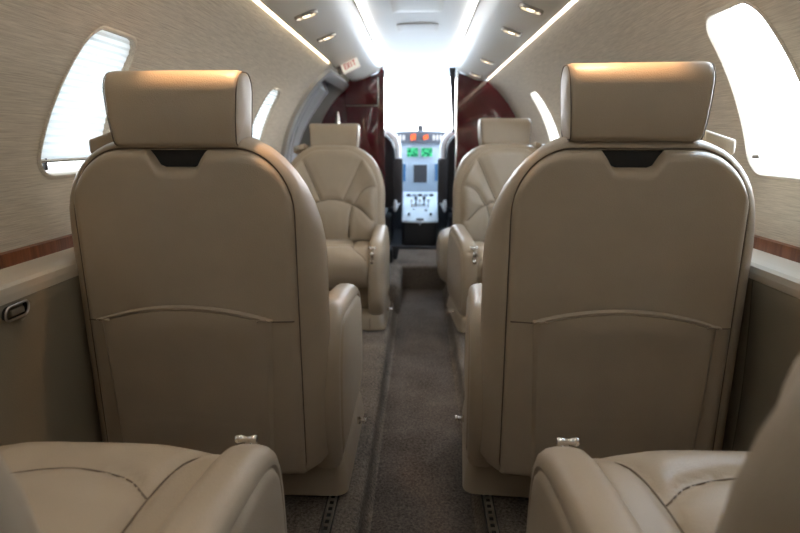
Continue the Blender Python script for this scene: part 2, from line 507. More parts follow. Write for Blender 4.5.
def make_seat(s):
    """parts of one seat; returns the root empty"""
    r = empty('cabin_seat', (0, 0, 0))
    hinge = Vector((0, -.22, .30))
    def back(name, mb, mats, parent=r, **k):
        for i, p in enumerate(mb.v): mb.v[i] = tuple(Vector(p) - hinge) if parent is r else tuple(Vector(p) - hinge)
        return mb.build(name, mats, parent, hinge + Vector((0, 0, .03)) if parent is r else (0, 0, 0), **k)
    # backrest volume
    lays = [(-.276, .232, .880, .115, .115, .135), (-.284, .240, .884, .12, .11, .14), (-.288, .2455, .889, .127, .108, .148), (-.286, .252, .894, .135, .106, .155), (-.275, .264, .902, .15, .104, .175), (-.252, .280, .910, .18, .104, .23), (-.225, .291, .915, .205, .106, .27), (-.192, .296, .917, .22, .112, .29), (-.168, .291, .912, .22, .13, .29), (-.152, .276, .898, .21, .15, .28), (-.146, .24, .875, .18, .19, .25)]
    mb = MB().loft([body_loop(y, w, T, r_, B, .03, 10, rz) for y, w, T, r_, B, rz in lays], True, True, 0, True, 3)
    back('backrest', mb, [M['leather']])
    mb, surf = rear_panel_mesh()
    rp = back('rear_panel', mb, [M['leather']])
    # seams of the rear panel
    mb = MB()
    edge = [(x, -.2855, z) for (x, y, z) in body_loop(0, .2435, BACK_T + .001, .122, .104, .03, 10, .145)]
    mb.tube(edge, .0018, 6, 0, True)
    o = back('piping', mb, [M['seam']], rp); o['label'] = 'dark piping'
    mb = MB()
    mb.tube([(x, surf(x, 0) - .0003, .505) for x in [-.235 + .47 * k / 24 for k in range(25)]], .0016, 5)
    o = back('seam', mb, [M['seam']], rp); o['label'] = 'dark stitched seam'
    # map pocket
    pl, pr = (-.205, .185)
    if s < 0: pl, pr = -pr, -pl
    def pk(u, v):
        zt = .511 + .036 * (1 - (2 * u - 1) ** 2); zb = .112
        z = zb + (zt - zb) * v
        x = pl + (pr - pl) * u + .012 * (1 - v) * (1 if u < .5 else -1) * abs(2 * u - 1)
        e = min(min(u, 1 - u) * (pr - pl), (1 - v) * .4 * 2, v * .4)
        k = max(0, min(1, e / .016)); rel = math.sqrt(max(0, 1 - (1 - k) ** 2))
        sag = .010 * math.exp(-((v - .93) / .12) ** 2) * (1 - (2 * u - 1) ** 2)
        fold = .003 * math.sin(v * 3 + 1.2) * (1 - v) + .0015 * math.exp(-((v - .36 - .02 * math.sin(u * 5)) / .012) ** 2)
        return (x, surf(x, z) + .001 - .013 * rel - sag + fold, z)
    mb = MB().grid(pk, 40, 48)
    po = back('map_pocket', mb, [M['leather']], rp)
    mb = MB()
    mb.tube([tuple(Vector(pk(k / 30, .992)) + Vector((0, -.001, 0))) for k in range(31)], .0042, 6)
    o = back('pocket_hem', mb, [M['leather']], rp)
    for u in (.035, .965):
        mb = MB(); p = Vector(pk(u, .985))
        mb.tube([p + Vector((-.014, -.004, .001)), p + Vector((-.007, -.009, .006)), p + Vector((.007, -.009, .006)), p + Vector((.014, -.004, .001))], .0028, 6)
        back('pocket_gather', mb, [M['leather']], rp)
    # headrest; a dark insert stands in for the shade of the open notch
    mb = MB().box((0, -.272, .868), (.136, .016, .05), .003)
    back('headrest_mount', mb, [M['dark']])
    mb, sm = headrest_mesh()
    hr = back('headrest', mb, [M['leather']])
    for q in sm: back('headrest_piping', q, [M['seam']], hr)
    back('front_cushion', front_cushion_mesh(), [M['leather'], M['seam']], angle=60)
    # shoulder belt guide on the wall side shoulder
    mb = MB().box((-s * .190, -.20, .893), (.07, .07, .035), .008, 3, 0, None, lambda x, y, z: (x, y, z - s * 0 + (.012 if x * s > 0 else -.006)))
    g = back('shoulder_belt_guide', mb, [M['base']])
    mb = MB().lathe([(0, -.012), (.011, -.012), (.013, 0), (.011, .012), (0, .012)], (-s * .205, -.160, .893), 'X', 14)
    back('guide_ring', mb, [M['steel']], g)
    # lower parts
    cushion_mesh(s).build('seat_cushion', [M['leather'], M['seam']], r, angle=60)
    mb = MB().box((0, .01, .185), (.50, .40, .14), .02, 3)
    mb.build('seat_pan', M['base'], r)
    a = arm_mesh(s).build('armrest', M['leather'], r)
    lv = lever_mesh().build('recline_lever', M['chrome'], a, (s * .266, .297, .448)); lv['label'] = 'chrome lever'
    b = base_mesh(s).build('seat_base', M['base'], r)
    mb = MB().lathe([(0, 0), (.011, 0), (.012, .006), (.006, .010), (.006, .020), (.010, .022), (.010, .028), (0, .028)], (0, 0, 0), 'X', 14, 0, Matrix.Rotation(0 if s > 0 else PI, 3, 'Z'))
    k = mb.build('release_knob', M['chrome'], b, (s * .325, .10, .075)); k['label'] = 'chrome knob'
    # flat line on the front of the base
    mb = MB().box((s * .25, .3015, .052), (.003, .004, .075))
    mb.build('base_seam', M['seam'], b)
    return r

FZ = -.03
BACKP = ('backrest', 'rear_panel', 'headrest_mount', 'headrest', 'front_cushion', 'shoulder_belt_guide')
def copy_tree(o, parent=None):
    c = o.copy(); COL.objects.link(c)
    if parent: c.parent = parent
    for ch in list(o.children): copy_tree(ch, c)
    return c
def place(seat, x, y, rz, rec, label, group='beige leather cabin seats', dy=0.):
    seat.location = (x, y, FZ); seat.rotation_euler = (0, 0, rz)
    tagk(seat, label, 'seat', group)
    for c in seat.children:
        if c.name.split('.')[0] in BACKP: c.rotation_euler.x = math.radians(rec); c.location.y += dy
    return seat
pr = make_seat(1); pl_ = make_seat(-1)
SX = .475
place(pr, -SX - .020, 1.50, 0, 1.5, 'beige leather seat seen from behind, left of the aisle, under the shaded window')
place(pl_, SX + .006, 1.50, math.radians(-4), 1.5, 'beige leather seat seen from behind, right of the aisle, beside the bright bare window')
FL_, FR_ = copy_tree(pl_), copy_tree(pr)
AL_, AR_ = copy_tree(pr), copy_tree(pl_)
bk = MB().box((.06, .16, .420), (.06, .045, .012), .004).box((.06, .16, .427), (.022, .03, .006), .002)
bk.build('belt_buckle', M['steel'], FL_)
place(FL_, -SX, 2.95, PI, 10, 'beige leather seat facing the camera in front of the red cabinet')
place(FR_, SX + .042, 2.95, PI + math.radians(5), 6, 'beige leather seat facing the camera in front of the dark wood partition')
place(AL_, -SX - .048, .515, 0, 11, 'nearest beige leather seat at bottom left, showing its cushion and armrest', dy=.035)
place(AR_, SX + .050, .525, 0, 9, 'nearest beige leather seat at bottom right, its backrest edge cut by the frame', dy=.052)
for c in pl_.children:
    if c.name.startswith('headrest') and 'mount' not in c.name: c.location.z += .012
for S_, dz_ in ((FL_, .038), (FR_, .030)):
    for c in S_.children:
        n_ = c.name.split('.')[0]
        if n_ == 'seat_base': c.scale.z = .75
        else: c.location.z -= dz_
        if n_ == 'headrest' and S_ is FR_: c.location.z += .012
for S_, s_ in ((AL_, 1), (AR_, -1)):
    for c in S_.children:
        if c.name.split('.')[0] in ('seat_cushion', 'seat_pan'): c.scale.x = .94; c.location.x = s_ * .018

# ------------------------------------------------------------------ cabin shell
R, ZC, XS = .845, .66, .845
YC = .1
PSU_Z = 1.331
AMAX = math.asin((PSU_Z - ZC) / R)
Y0, Y1 = -1.3, 4.42
def prof_pt(t):
    """t = height along the wall: below ZC vertical, then the arc, then up into the cove"""
    if t <= ZC: return XS, t
    a = (t - ZC) / R
    if a <= AMAX: return R * math.cos(a), ZC + R * math.sin(a)
    return R * math.cos(AMAX), PSU_Z + (a - AMAX) * R
def t_of_z(z): return z if z <= ZC else ZC + R * math.asin((z - ZC) / R)
T_TOP = ZC + R * AMAX + .075

def win_taper(v): return 1.08 - .46 * max(0, v) ** 1.6
def win_outline(yc, w, z0, z1, r, n=7, grow=0.):
    t0, t1 = t_of_z(z0), t_of_z(z1); out = []
    lp = rrect(w + 2 * grow, t1 - t0 + 2 * grow, r + grow, n, 0, 0)
    for i in range(len(lp)):
        a, b = Vector(lp[i]), Vector(lp[(i + 1) % len(lp)]); m = max(1, int((b - a).length / .03))
        for k in range(m):
            q = a.lerp(b, k / m); v = q.y / (t1 - t0) + .5
            out.append((yc + q.x * (win_taper(v) if q.x < 0 else 1.), q.y + (t0 + t1) / 2))
    return out

def wall_mesh(side, holes, tlo=.60, door=None):
    pts = []; edges = []
    ny, nt = 60, 26
    ts = [tlo + (T_TOP - tlo) * k / nt for k in range(nt + 1)] + [ZC + R * AMAX]
    ys = [Y0 + (Y1 - Y0) * k / ny for k in range(ny + 1)]
    def inside(p, poly, m=.004):
        c = False; n = len(poly)
        for i in range(n):
            (x1, y1), (x2, y2) = poly[i], poly[i - 1]
            if (y1 > p[1]) != (y2 > p[1]) and p[0] < (x2 - x1) * (p[1] - y1) / (y2 - y1) + x1: c = not c
        return c
    for t in sorted(set(ts)):
        for y in ys:
            if not any(inside((y, t), h) for h in holes): pts.append(Vector((y, t)))
    for h in holes:
        k = len(pts); pts += [Vector(p) for p in h]
        edges += [(k + i, k + (i + 1) % len(h)) for i in range(len(h))]
    v, e, f, *_ = delaunay_2d_cdt(pts, edges, [], 0, 1e-5)
    faces = []
    for q in f:
        c = sum((v[i] for i in q), Vector((0, 0))) / len(q)
        if not any(inside((c.x, c.y), h) for h in holes): faces.append(tuple(q))
    out = []
    for p in v:
        x, z = prof_pt(p.y); out.append((side * x, p.x, z))
    return MB().add(out, faces)

def wall_point(side, y, t, out=0.):
    x, z = prof_pt(t)
    a = max(0, min(AMAX, (t - ZC) / R))
    return (side * (x + out * math.cos(a)), y, z + out * math.sin(a))

WL = [.61, 1.362, 2.24, 2.85]
WR = [.56, 1.298, 2.62, 3.40]
WZ0, WZ1, WW, WRAD = .824, 1.142, .245, .05
_d = rrect(.90, t_of_z(1.30) - .30, .06, 5, 3.93, (t_of_z(1.30) + .30) / 2)
DOOR = []
for i in range(len(_d)):
    a, b = Vector(_d[i]), Vector(_d[(i + 1) % len(_d)]); m_ = max(1, int((b - a).length / .04))
    DOOR += [tuple(a.lerp(b, k / m_)) for k in range(m_)]
n = 0
for side, ws, nm in ((-1, WL, 'left'), (1, WR, 'right')):
    WZ1 = 1.142 if side < 0 else 1.172
    holes = [win_outline(y, WW, WZ0, WZ1, WRAD) for y in ws]
    tlo = .0 if side < 0 else .60
    if side < 0: holes.append(DOOR)
    o = wall_mesh(side, holes, tlo).build('wall_' + nm, M['fabric'], smooth=True)
    tagk(o, 'cream woven fabric cabin wall with oval windows, ' + nm + ' of the aisle', 'wall', kind='structure')
    for k, y in enumerate(ws):
        n += 1
        w = empty('window_%d' % n, wall_point(side, y, t_of_z(.99)), 0, None, None, None, 'structure')
        base = Vector(w.location)
        mb = MB()
        lays = [(0., .006), (.004, .003), (.003, -.003), (-.006, -.006), (-.05, -.012)]
        # lip and reveal going outwards
        loops = []
        for out, g in [(-.001, .012), (-.004, .008), (-.004, .003), (.0, .0), (.012, -.003), (.055, -.006)]:
            lp = win_outline(y, WW, WZ0, WZ1, WRAD, 7, g)
            loops.append([tuple(Vector(wall_point(side, a, t, out)) - base) for a, t in lp])
        mb.loft(loops, False, False)
        mb.build('window_frame', M['fabric'], w)
        lp = win_outline(y, WW, WZ0, WZ1, WRAD, 7, .004)
        mb = MB(); N_ = 10
        c = (y - .01, (t_of_z(WZ0) + t_of_z(WZ1)) / 2)
        pv = []; 
        for kk in range(N_ + 1):
            f_ = kk / N_
            for a, t in lp: pv.append(tuple(Vector(wall_point(side, c[0] + (a - c[0]) * f_, c[1] + (t - c[1]) * f_, .05)) - base))
        nn = len(lp)
        fs = [(i * nn + j, i * nn + (j + 1) % nn, (i + 1) * nn + (j + 1) % nn, (i + 1) * nn + j) for i in range(N_) for j in range(nn)]
        mb.add(pv, fs).build('window_pane', M['glass'], w)
        tagk(w, 'oval cabin window %s the aisle, window %d from the back' % ('left of' if side < 0 else 'right of', k + 1), 'window')

# pleated shades on the left windows; unseen right one added to cut aft light
for k, y, side in [(k, y, -1) for k, y in enumerate(WL)] + [(9, WR[0], 1)]:
    WZ1 = 1.142 if side < 0 else 1.172
    lo = .855 if k != 3 else .84
    t0, t1 = t_of_z(lo), t_of_z(WZ1)
    NP = 19
    hw0 = WW / 2 + .004
    mb = MB()
    def sh(u, v):
        t = t0 + (t1 - t0) * v
        d = max(0, WRAD - (t1 - t)); hw = hw0 - (WRAD - math.sqrt(max(0, WRAD ** 2 - d * d)))
        ph = (v * NP) % 1; zig = .006 * (abs(2 * ph - 1) if .01 < u < .99 else .5)
        return wall_point(-1, y + hw * (2 * u - 1) * (win_taper((t - t_of_z(WZ0)) / (t_of_z(WZ1) - t_of_z(WZ0))) if u < .5 else 1.), t, .006 + zig)
    mb.grid(sh, 8, NP * 4)
    if side > 0: mb.v = [(-x_, y_, z_) for x_, y_, z_ in mb.v]
    root = mb.build('pleated_shade', M['shade'], smooth=True, angle=30)
    where = {1: 'white pleated window shade drawn nearly down beside the left seat seen from behind',
             2: 'white pleated window shade hidden behind the left seat backrest',
             3: 'white pleated window shade on the small window ahead of the left headrest'}.get(k, 'white pleated shade beside the nearest seat, rearmost window on the %s' % ('left' if side < 0 else 'right'))
    tagk(root, where, 'window shade', 'pleated window shades')
    mb = MB(); mb.tube([wall_point(side, y - hw0 + .004 + (2 * hw0 - .008) * i / 6, t0 - .003, .012) for i in range(7)], .005, 8)
    mb.build('shade_rail', M['steel'], root)
    p = wall_point(side, y - hw0 * .75, t0 - .01, .012)
    MB().box(p, (.012, .008, .03), .003).build('shade_tab', M['darkgrey'], root)
# small shade grip of the raised shade on the bright right window
p = wall_point(1, WR[1] + .095, t_of_z(.862), .004)
tagk(MB().box(p, (.012, .028, .010), .003).build('shade_grip', M['steel']), 'small metal shade grip low on the bright bare right window', 'shade grip')

# wood strips, ledges, side panels
def poly_run(poly, y0, y1, name, m, **kw):
    o = MB().prism(poly, 'Y', y0, y1).build(name, m, smooth=False)
    return tagk(o, **kw)
for side, nm, ye in ((-1, 'left', 3.42), (1, 'right', Y1)):
    o = poly_run([(side * .832, .640), (side * .846, .640), (side * .846, .674), (side * .832, .672)], Y0, ye, 'trim_%d' % (1 if side < 0 else 2), M['woodstrip'], label='brown wood strip below the %s windows' % nm, cat='trim', kind='structure')
    bl = MB()
    bl.prism([(side * .845, .60), (side * .845, .642), (side * .838, .645), (side * .79, .637), (side * .766, .634), (side * .758, .628), (side * .756, .615), (side * .757, .60)], 'Y', Y0, ye)
    o = bl.build('side_ledge', M['ledge'], smooth=False)
    tagk(o, 'cream padded side ledge under the %s windows' % nm, 'ledge', kind='structure')
    o = tagk(MB().box((side * .795, (Y0 + ye) / 2, .28), (.02, ye - Y0, .68)).build('sidewall_backing', M['dark'], smooth=False), 'added dark sheet keeping daylight out behind the %s side panels' % nm, 'backing', kind='structure')  # backing sheet added so no daylight shows through the panel gaps
    # panels in lengths, each with a soft bend towards the floor
    cuts = [Y0, -.4, .52, 1.235 if side > 0 else 1.6, 2.3, ye]
    for a, b in zip(cuts, cuts[1:]):
        mb = MB()
        def fn(u, v):
            z = .604 * (1 - v); x = .757 + .012 * math.sin(PI * v) - .03 * max(0, v - .75)
            e = min(u, 1 - u) * (b - a); x += .003 * max(0, 1 - e / .006)
            e2 = min(v, 1 - v) * .6; x += .006 * max(0, 1 - e2 / .008)
            return (side * x, a + .0008 + (b - a - .0016) * u, z)
        # sample edges finely
        us = [0, .003 / (b - a), .006 / (b - a)] + [k / 10 for k in range(1, 10)] + [1 - .006 / (b - a), 1 - .003 / (b - a), 1]
        vs = [0, .008, .016] + [k / 14 for k in range(1, 14)] + [.985, 1]
        V = [fn(u, v) for v in vs for u in us]; nu = len(us)
        F = [(j * nu + i, j * nu + i + 1, (j + 1) * nu + i + 1, (j + 1) * nu + i) for j in range(len(vs) - 1) for i in range(nu - 1)]
        mb.add(V, F)
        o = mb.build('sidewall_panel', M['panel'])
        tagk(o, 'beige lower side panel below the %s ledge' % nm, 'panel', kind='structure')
# recessed latch on the left panel
lt = empty('panel_latch', (-.752, 1.0, .582), 0, 'small recessed oval latch with bright rim on the left side panel', 'latch')
mb = MB(); lp = rrect(.062, .026, .011, 5)
mb.tube([(.004, a + .25 * b, b) for a, b in lp], .0022, 8, 0, True); mb.build('latch_rim', M['steel'], lt)
mb = MB().loft([[(.002, a * .98 + .25 * b, b * .98) for a, b in lp], [(-.010, a * .9 + .25 * b, b * .9) for a, b in lp]], False, True); mb.build('latch_cup', M['dark'], lt)
MB().box((.004, .0, .0), (.005, .034, .012), .002).build('latch_tongue', M['steel'], lt)

# valances (passenger service units) on both sides
for side, nm in ((-1, 'left'), (1, 'right')):
    pts = [(.495, 1.40), (.495, 1.341), (.492, 1.331), (.470, 1.3295), (.435, 1.336), (.412, 1.343), (.385, 1.356), (.33, 1.384), (.308, 1.395), (.298, 1.402), (.284, 1.414), (.266, 1.436), (.256, 1.450), (.256, 1.468), (.30, 1.47), (.40, 1.44)]
    mb = MB().prism([(side * a, b) for a, b in pts], 'Y', Y0, Y1 - .05)
    o = mb.build('overhead_valance', M['psu'], smooth=True, angle=16)
    tagk(o, 'cream overhead valance with reading lights, %s of the ceiling' % nm, 'valance', kind='structure')
    # strip light by the ceiling
    mb = MB().box((side * .243, (.0 + Y1 - .07) / 2, 1.459), (.007, Y1 - .07 - .0, .014))
    o = mb.build('strip_light', M['strip'], smooth=False)
    MB().box((side * .250, (.0 + Y1 - .07) / 2, 1.460), (.004, Y1 - .07 - .0, .022)).build('added_strip_baffle', M['psu'], o, smooth=False)  # opaque plate added to keep strip light off the nearby valance facet
    tagk(o, 'white strip light along the ceiling edge above the %s valance' % nm, 'light')
    YE = 3.40 if side < 0 else Y1 - .07
    mb = MB().add([(side * .4956, YC, 1.336), (side * .4956, YE, 1.336), (side * .4970, YE, 1.352), (side * .4970, YC, 1.352), (side * .4952, YC, 1.352), (side * .4952, YE, 1.352)], [(0, 1, 2, 3), (3, 2, 5, 4)])
    o = mb.build('cove_light', M['cove' if side < 0 else 'cove_cool'], smooth=False)
    tagk(o, 'warm cove light hidden above the %s wall fabric' % nm, 'light')

# ceiling panel
mb = MB()
def cf(u, v):
    x = .275 * (2 * u - 1); y = Y0 + (Y1 + .05 - Y0) * v
    return (x, y, 1.492 - .02 * (2 * u - 1) ** 2 * .9 - .02 * max(0, (y - 3.7) / .8) ** 2)
mb.grid(cf, 16, 30)
CE = tagk(mb.build('ceiling', M['ceil']), 'pale ceiling panel between the strip lights', 'ceiling', kind='structure')
for (ya, yb, hw) in ((2.44, 2.82, .115), (3.10, 3.30, .11)):
    mb = MB(); lp = rrect(2 * hw, yb - ya, .02, 5, 0, (ya + yb) / 2)
    zc = lambda x: 1.492 - .018 * (x / .262) ** 2
    mb.loft([[(a, b, zc(a) - .000) for a, b in lp], [(a, b, zc(a) - .003) for a, b in lp], [(a * .985, (ya + yb) / 2 + (b - (ya + yb) / 2) * .985, zc(a) - .0045) for a, b in lp]], False, True)
    o = mb.build('ceiling_hatch', M['ceil'], CE)

# reading lights and the EXIT sign
def reading_light(x, y, z, side, label):
    r = empty('reading_spotlight', (x, y, z), 0, label, 'reading light', 'overhead reading lights')
    rot = Matrix.Rotation(side * math.radians(18), 3, 'Y')
    def X(mb):
        mb.v = [tuple(rot @ Vector(p)) for p in mb.v]; return mb
    lp0 = rrect(.090, .046, .023, 6)
    L = [(0, 1.0), (-.007, 1.0), (-.011, .95), (-.011, .86), (.0, .80)]
    X(MB().loft([[(a * f, b * f, z_) for a, b in lp0] for z_, f in L], False, False)).build('bezel', M['steel'], r)
    mb = X(MB().lathe([(.0, -.010), (.010, -.010), (.0145, -.009), (.0155, -.002)], (0, 0, 0), 'Z', 20)); mb.build('lens', M['lamp'], r)
    X(MB().loft([[(a * .8, b * .8, -.001) for a, b in lp0], [(a * .8, b * .8, -.003) for a, b in lp0]], True, True)).build('backing', M['darkgrey'], r)
    return r
LAMPS = []
for i, (y, txt) in enumerate([(2.17, 'nearest chrome reading light in the left valance'), (2.62, 'chrome reading light with an open eyeball, left valance, just before the exit sign')]):
    reading_light(-.400, y, 1.348, -1, txt); LAMPS.append((-.40, y))
for i, (y, txt) in enumerate([(2.10, 'nearest chrome reading light in the right valance at the top edge'), (2.52, 'second chrome reading light from the top edge in the right valance'), (3.42, 'third chrome reading light from the top edge in the right valance'), (4.10, 'farthest chrome reading light in the right valance, by the dark partition')]):
    reading_light(.400, y, 1.348, 1, txt); LAMPS.append((.40, y))
for sx in (-1, 1):
    for y in (.60, 1.24):
        reading_light(sx * .40, y, 1.348, sx, 'chrome reading light in the %s valance directly above the %s' % ('left' if sx < 0 else 'right', 'orange-lit headrest' if y > 1 else 'nearest seat cushion')); LAMPS.append((sx * .40, y))
for x, y in LAMPS:
    d = bpy.data.lights.new('lamp_beam', 'SPOT'); d.energy = 10. if y == 1.24 else 3.; d.color = (1., .56, .28) if y == 1.24 else (1., .74, .5); d.spot_size = math.radians(56); d.spot_blend = .6; d.shadow_soft_size = .014
    o = bpy.data.objects.new('lamp_beam', d); COL.objects.link(o); o.location = (x, y, 1.330)
    tgt = (Vector((x * 1.08, 1.255, 1.04)) if y == 1.24 else Vector((x * 1.04, y - .02, .9))) - o.location; o.rotation_euler = tgt.to_track_quat('-Z', 'Y').to_euler()

# EXIT sign: small wedge box on the left valance facing aft, letters as raised strokes
sg = empty('exit_sign', (-.400, 3.40, 1.348), 0, 'small cream EXIT sign with red letters on the left valance', 'sign')
rot = Matrix.Rotation(math.radians(-28), 3, 'X') @ Matrix.Rotation(math.radians(0), 3, 'Z')
rz = Matrix.Rotation(math.radians(-24), 3, 'Y')
def sx(p): return tuple(rz @ (rot @ Vector(p)))
mb = MB().box((0, .012, -.028), (.105, .022, .056), .004); mb.v = [sx(p) for p in mb.v]; mb.build('sign_box', M['sign'], sg)
mb = MB().box((-.066, .014, -.024), (.026, .02, .045), .003); mb.v = [sx(p) for p in mb.v]; mb.build('sign_bracket', M['darkgrey'], sg)
def strokes(word, x0, z0, h, w, gap):
    G = {'E': [((0, 0), (0, 1)), ((0, 0), (1, 0)), ((0, .5), (.8, .5)), ((0, 1), (1, 1))], 'X': [((0, 0), (1, 1)), ((0, 1), (1, 0))], 'I': [((.5, 0), (.5, 1))], 'T': [((.5, 0), (.5, 1)), ((0, 1), (1, 1))]}
    out = []; x = x0
    for ch in word:
        for a, b in G[ch]: out.append(((x + a[0] * w, z0 + a[1] * h), (x + b[0] * w, z0 + b[1] * h)))
        x += w + gap
    return out
for nm_, seglist in (('letters', strokes('EXIT', -.034, -.043, .032, .0135, .0045)),):
    mb = MB()
    for (a, b) in seglist:
        d = Vector((b[0] - a[0], b[1] - a[1])); L_ = d.length; ang = math.atan2(d.y, d.x)
        mb.box(((a[0] + b[0]) / 2, -.0005, (a[1] + b[1]) / 2), (L_ + .0045, .002, .0045), 0, 1, 0, Matrix.Rotation(-ang, 3, 'Y'))
    mb.v = [sx(p) for p in mb.v]
    mb.build('sign_lettering', M['red'], sg)

# ------------------------------------------------------------------ floor
AX0, AX1, DR = -.125, .195, -.09
fp = [(-.85, 0)] + [(AX0 - .03, 0)]
for k in range(1, 6):
    a = PI / 2 * k / 5; fp.append((AX0 - .03 + .03 * math.sin(a), -.03 + .03 * math.cos(a)))
fp += [(AX0 + .002, DR + .02), (AX0 + .02, DR), (AX1 - .02, DR), (AX1 - .002, DR + .02)]
for k in range(5, 0, -1):
    a = PI / 2 * k / 5; fp.append((AX1 + .03 - .03 * math.sin(a), -.03 + .03 * math.cos(a)))
fp += [(AX1 + .03, 0), (.85, 0)]
low = [(p[0], -.16) for p in reversed(fp)]
mb = MB()
nfp = len(fp)
V = [(x, y, z + FZ) for y in (Y0, 3.79) for x, z in fp]
mb.add(V, [(i, i + 1, nfp + i + 1, nfp + i) for i in range(nfp - 1)])
FL = tagk(mb.build('floor', M['carpet'], angle=50), 'taupe carpeted cabin floor with a sunken aisle', 'floor', kind='structure')
mb = MB()
mb.grid(lambda u, v: (AX0 + .012 + (AX1 - AX0 - .024) * u, Y0 + (3.79 - Y0) * v, DR + FZ + .006 - .006 * (abs(2 * u - 1) ** 6)), 12, 4)
tagk(mb.build('aisle_carpet', M['runner']), 'dark taupe carpet runner along the sunken aisle', 'carpet')
# front step and vestibule floor
mb = MB().prism([(3.785, -.14), (3.785, .035), (3.792, .047), (3.81, .052), (4.40, .052), (4.40, -.14)], 'X', AX0 - .02, AX1 + .02)
tagk(mb.build('floor_step', M['carpet'], smooth=False), 'carpeted step up to the cockpit doorway', 'step', kind='structure')
mb = MB().prism([(3.79, -.14), (3.79, FZ), (4.40, FZ), (4.40, -.14)], 'X', -.85, .85)
tagk(mb.build('floor_vestibule', M['carpet'], smooth=False), 'carpeted floor by the entry door', 'floor', kind='structure')
tagk(MB().box((.02, 4.41, .064), (.56, .03, .024), .004).build('trim_3', M['darkgrey']), 'dark metal sill across the cockpit doorway', 'trim', kind='structure')
# carpeted hump at the left of the aisle
def hump_loop(y, s_):
    pts = rrect(.15, .24, .055, 5, 0, 0)
    return [(-.170 + a * s_, y, -.04 + b * s_) for a, b in pts]
mb = MB().loft([hump_loop(3.20, .72), hump_loop(3.215, .90), hump_loop(3.25, 1.), hump_loop(3.74, 1.), hump_loop(3.78, .95)], True, True)
tagk(mb.build('carpeted_hump', M['carpet'], angle=60), 'carpet covered hump beside the step, left of the aisle', 'floor hump')
# seat tracks
for i, x in enumerate((-.205, .205, -.70, .70)):
    t = empty('seat_track', (x, 0, FZ), 0, None, 'seat track', 'metal seat tracks in the carpet')
    side = 'left' if x < 0 else 'right'
    t['label'] = 'slotted metal seat track in the carpet %s of the aisle, %s' % (side, 'beside the aisle' if abs(x) < .5 else 'by the side panel')
    ya, yb = .2, 1.62
    mb = MB().box((0, (ya + yb) / 2, .001), (.030, yb - ya, .006), .001, 1)
    mb.build('track_groove', M['dark'], t, smooth=False)
    mb = MB()
    for q in (-.0085, .0085): mb.box((q, (ya + yb) / 2, .0035), (.006, yb - ya, .006), .001, 1)
    yy = .9
    while yy < 1.5:
        mb.box((0, yy, .0035), (.014, .010, .005)); yy += .025
    mb.build('track_rail', M['steel'], t, smooth=False)

# ------------------------------------------------------------------ front partitions
def arc_pts(a0z, a1z, n=14, sgn=1, dx=0.):
    out = []
    for k in range(n + 1):
        z = a0z + (a1z - a0z) * k / n
        x = XS if z <= ZC else math.sqrt(R * R - (z - ZC) ** 2)
        out.append((sgn * (x - dx), z))
    return out
JL, JR = -.262, .292
def under_psu(side): return [(side * .48, 1.335), (side * .405, 1.353), (side * .305, 1.384), (side * .262, 1.44), (side * .255, 1.47)]
YB = 4.36
# left: mahogany galley cabinet
g = empty('galley_cabinet', (-.55, YB, 0), 0, 'glossy red mahogany cabinet left of the cockpit doorway', 'cabinet')
off = Vector((-.55, YB, 0))
poly = [(JL, .05), (JL, 1.475)] + [p for p in reversed(under_psu(-1))][1:] + list(reversed(arc_pts(.0, 1.328, 18, -1, .004))) + [(-.80, 0), (JL, 0)]
poly = [(JL, 0), (JL, 1.44)] + [(-.305, 1.386), (-.405, 1.355), (-.48, 1.337)] + list(reversed(arc_pts(.02, 1.325, 18, -1, .006)))
mb = MB().prism(poly, 'Y', YB, YB + .12); mb.v = [tuple(Vector(p) - off) for p in mb.v]
mb.build('cabinet_body', M['mahogany'], g, smooth=False)
def slab(x0, x1, z0, z1, y, th, name, m, parent, bev=.004, of=off):
    o = MB().box((0, 0, 0), (x1 - x0, th, z1 - z0), bev, 2).build(name, m, parent)
    o.location = Vector(((x0 + x1) / 2, y - th / 2, (z0 + z1) / 2)) - of
    return o
d1 = slab(-.545, -.305, 1.165, 1.345, YB, .016, 'upper_door', M['mahogany'], g)
slab(-.535, -.300, .62, 1.145, YB, .016, 'lower_door', M['mahogany'], g)
MB().box(Vector((-.298, YB - .014, 1.25)) - off, (.010, .012, .215), .003).build('chrome_edge', M['chrome'], g)
MB().box(Vector((-.42, YB - .014, 1.155)) - off, (.24, .008, .0045), .001).build('chrome_edge', M['steel'], g)
MB().box(Vector((JL + .004, YB - .004, .72)) - off, (.014, .02, 1.38), .004).build('jamb_trim', M['mahogany'], g)
mb = MB().lathe([(0, 0), (.022, 0), (.024, .03), (.02, .06), (.013, .078), (.012, .10), (0, .102)], (0, 0, 0), 'Z', 18)
tagk(mb.build('bottle', M['chrome'], loc=(-.592, 4.25, 1.005)), 'small silver bottle in front of the red cabinet above the left headrest', 'bottle')
tagk(MB().box((-.60, 4.265, .99), (.20, .13, .03), .005).box((-.60, 4.265, .475), (.19, .12, 1.0), .004).build('galley_shelf', M['mahogany']), 'low mahogany galley counter holding the silver bottle', 'counter')
# right: dark mahogany partition
off2 = Vector((.55, YB, 0))
g = empty('closet_partition', off2, 0, 'dark glossy mahogany partition right of the cockpit doorway', 'partition')
poly = [(JR, 0), (JR, 1.43)] + [(.305, 1.386), (.405, 1.355), (.48, 1.337)] + list(reversed(arc_pts(.02, 1.325, 18, 1, .006)))
mb = MB().prism(poly, 'Y', YB, YB + .12); mb.v = [tuple(Vector(p) - off2) for p in mb.v]
mb.build('partition_body', M['mahogany'], g, smooth=False)
MB().box(Vector((JR - .004, YB - .006, .74)) - off2, (.012, .03, 1.40), .005).build('chrome_jamb', M['chrome'], g)
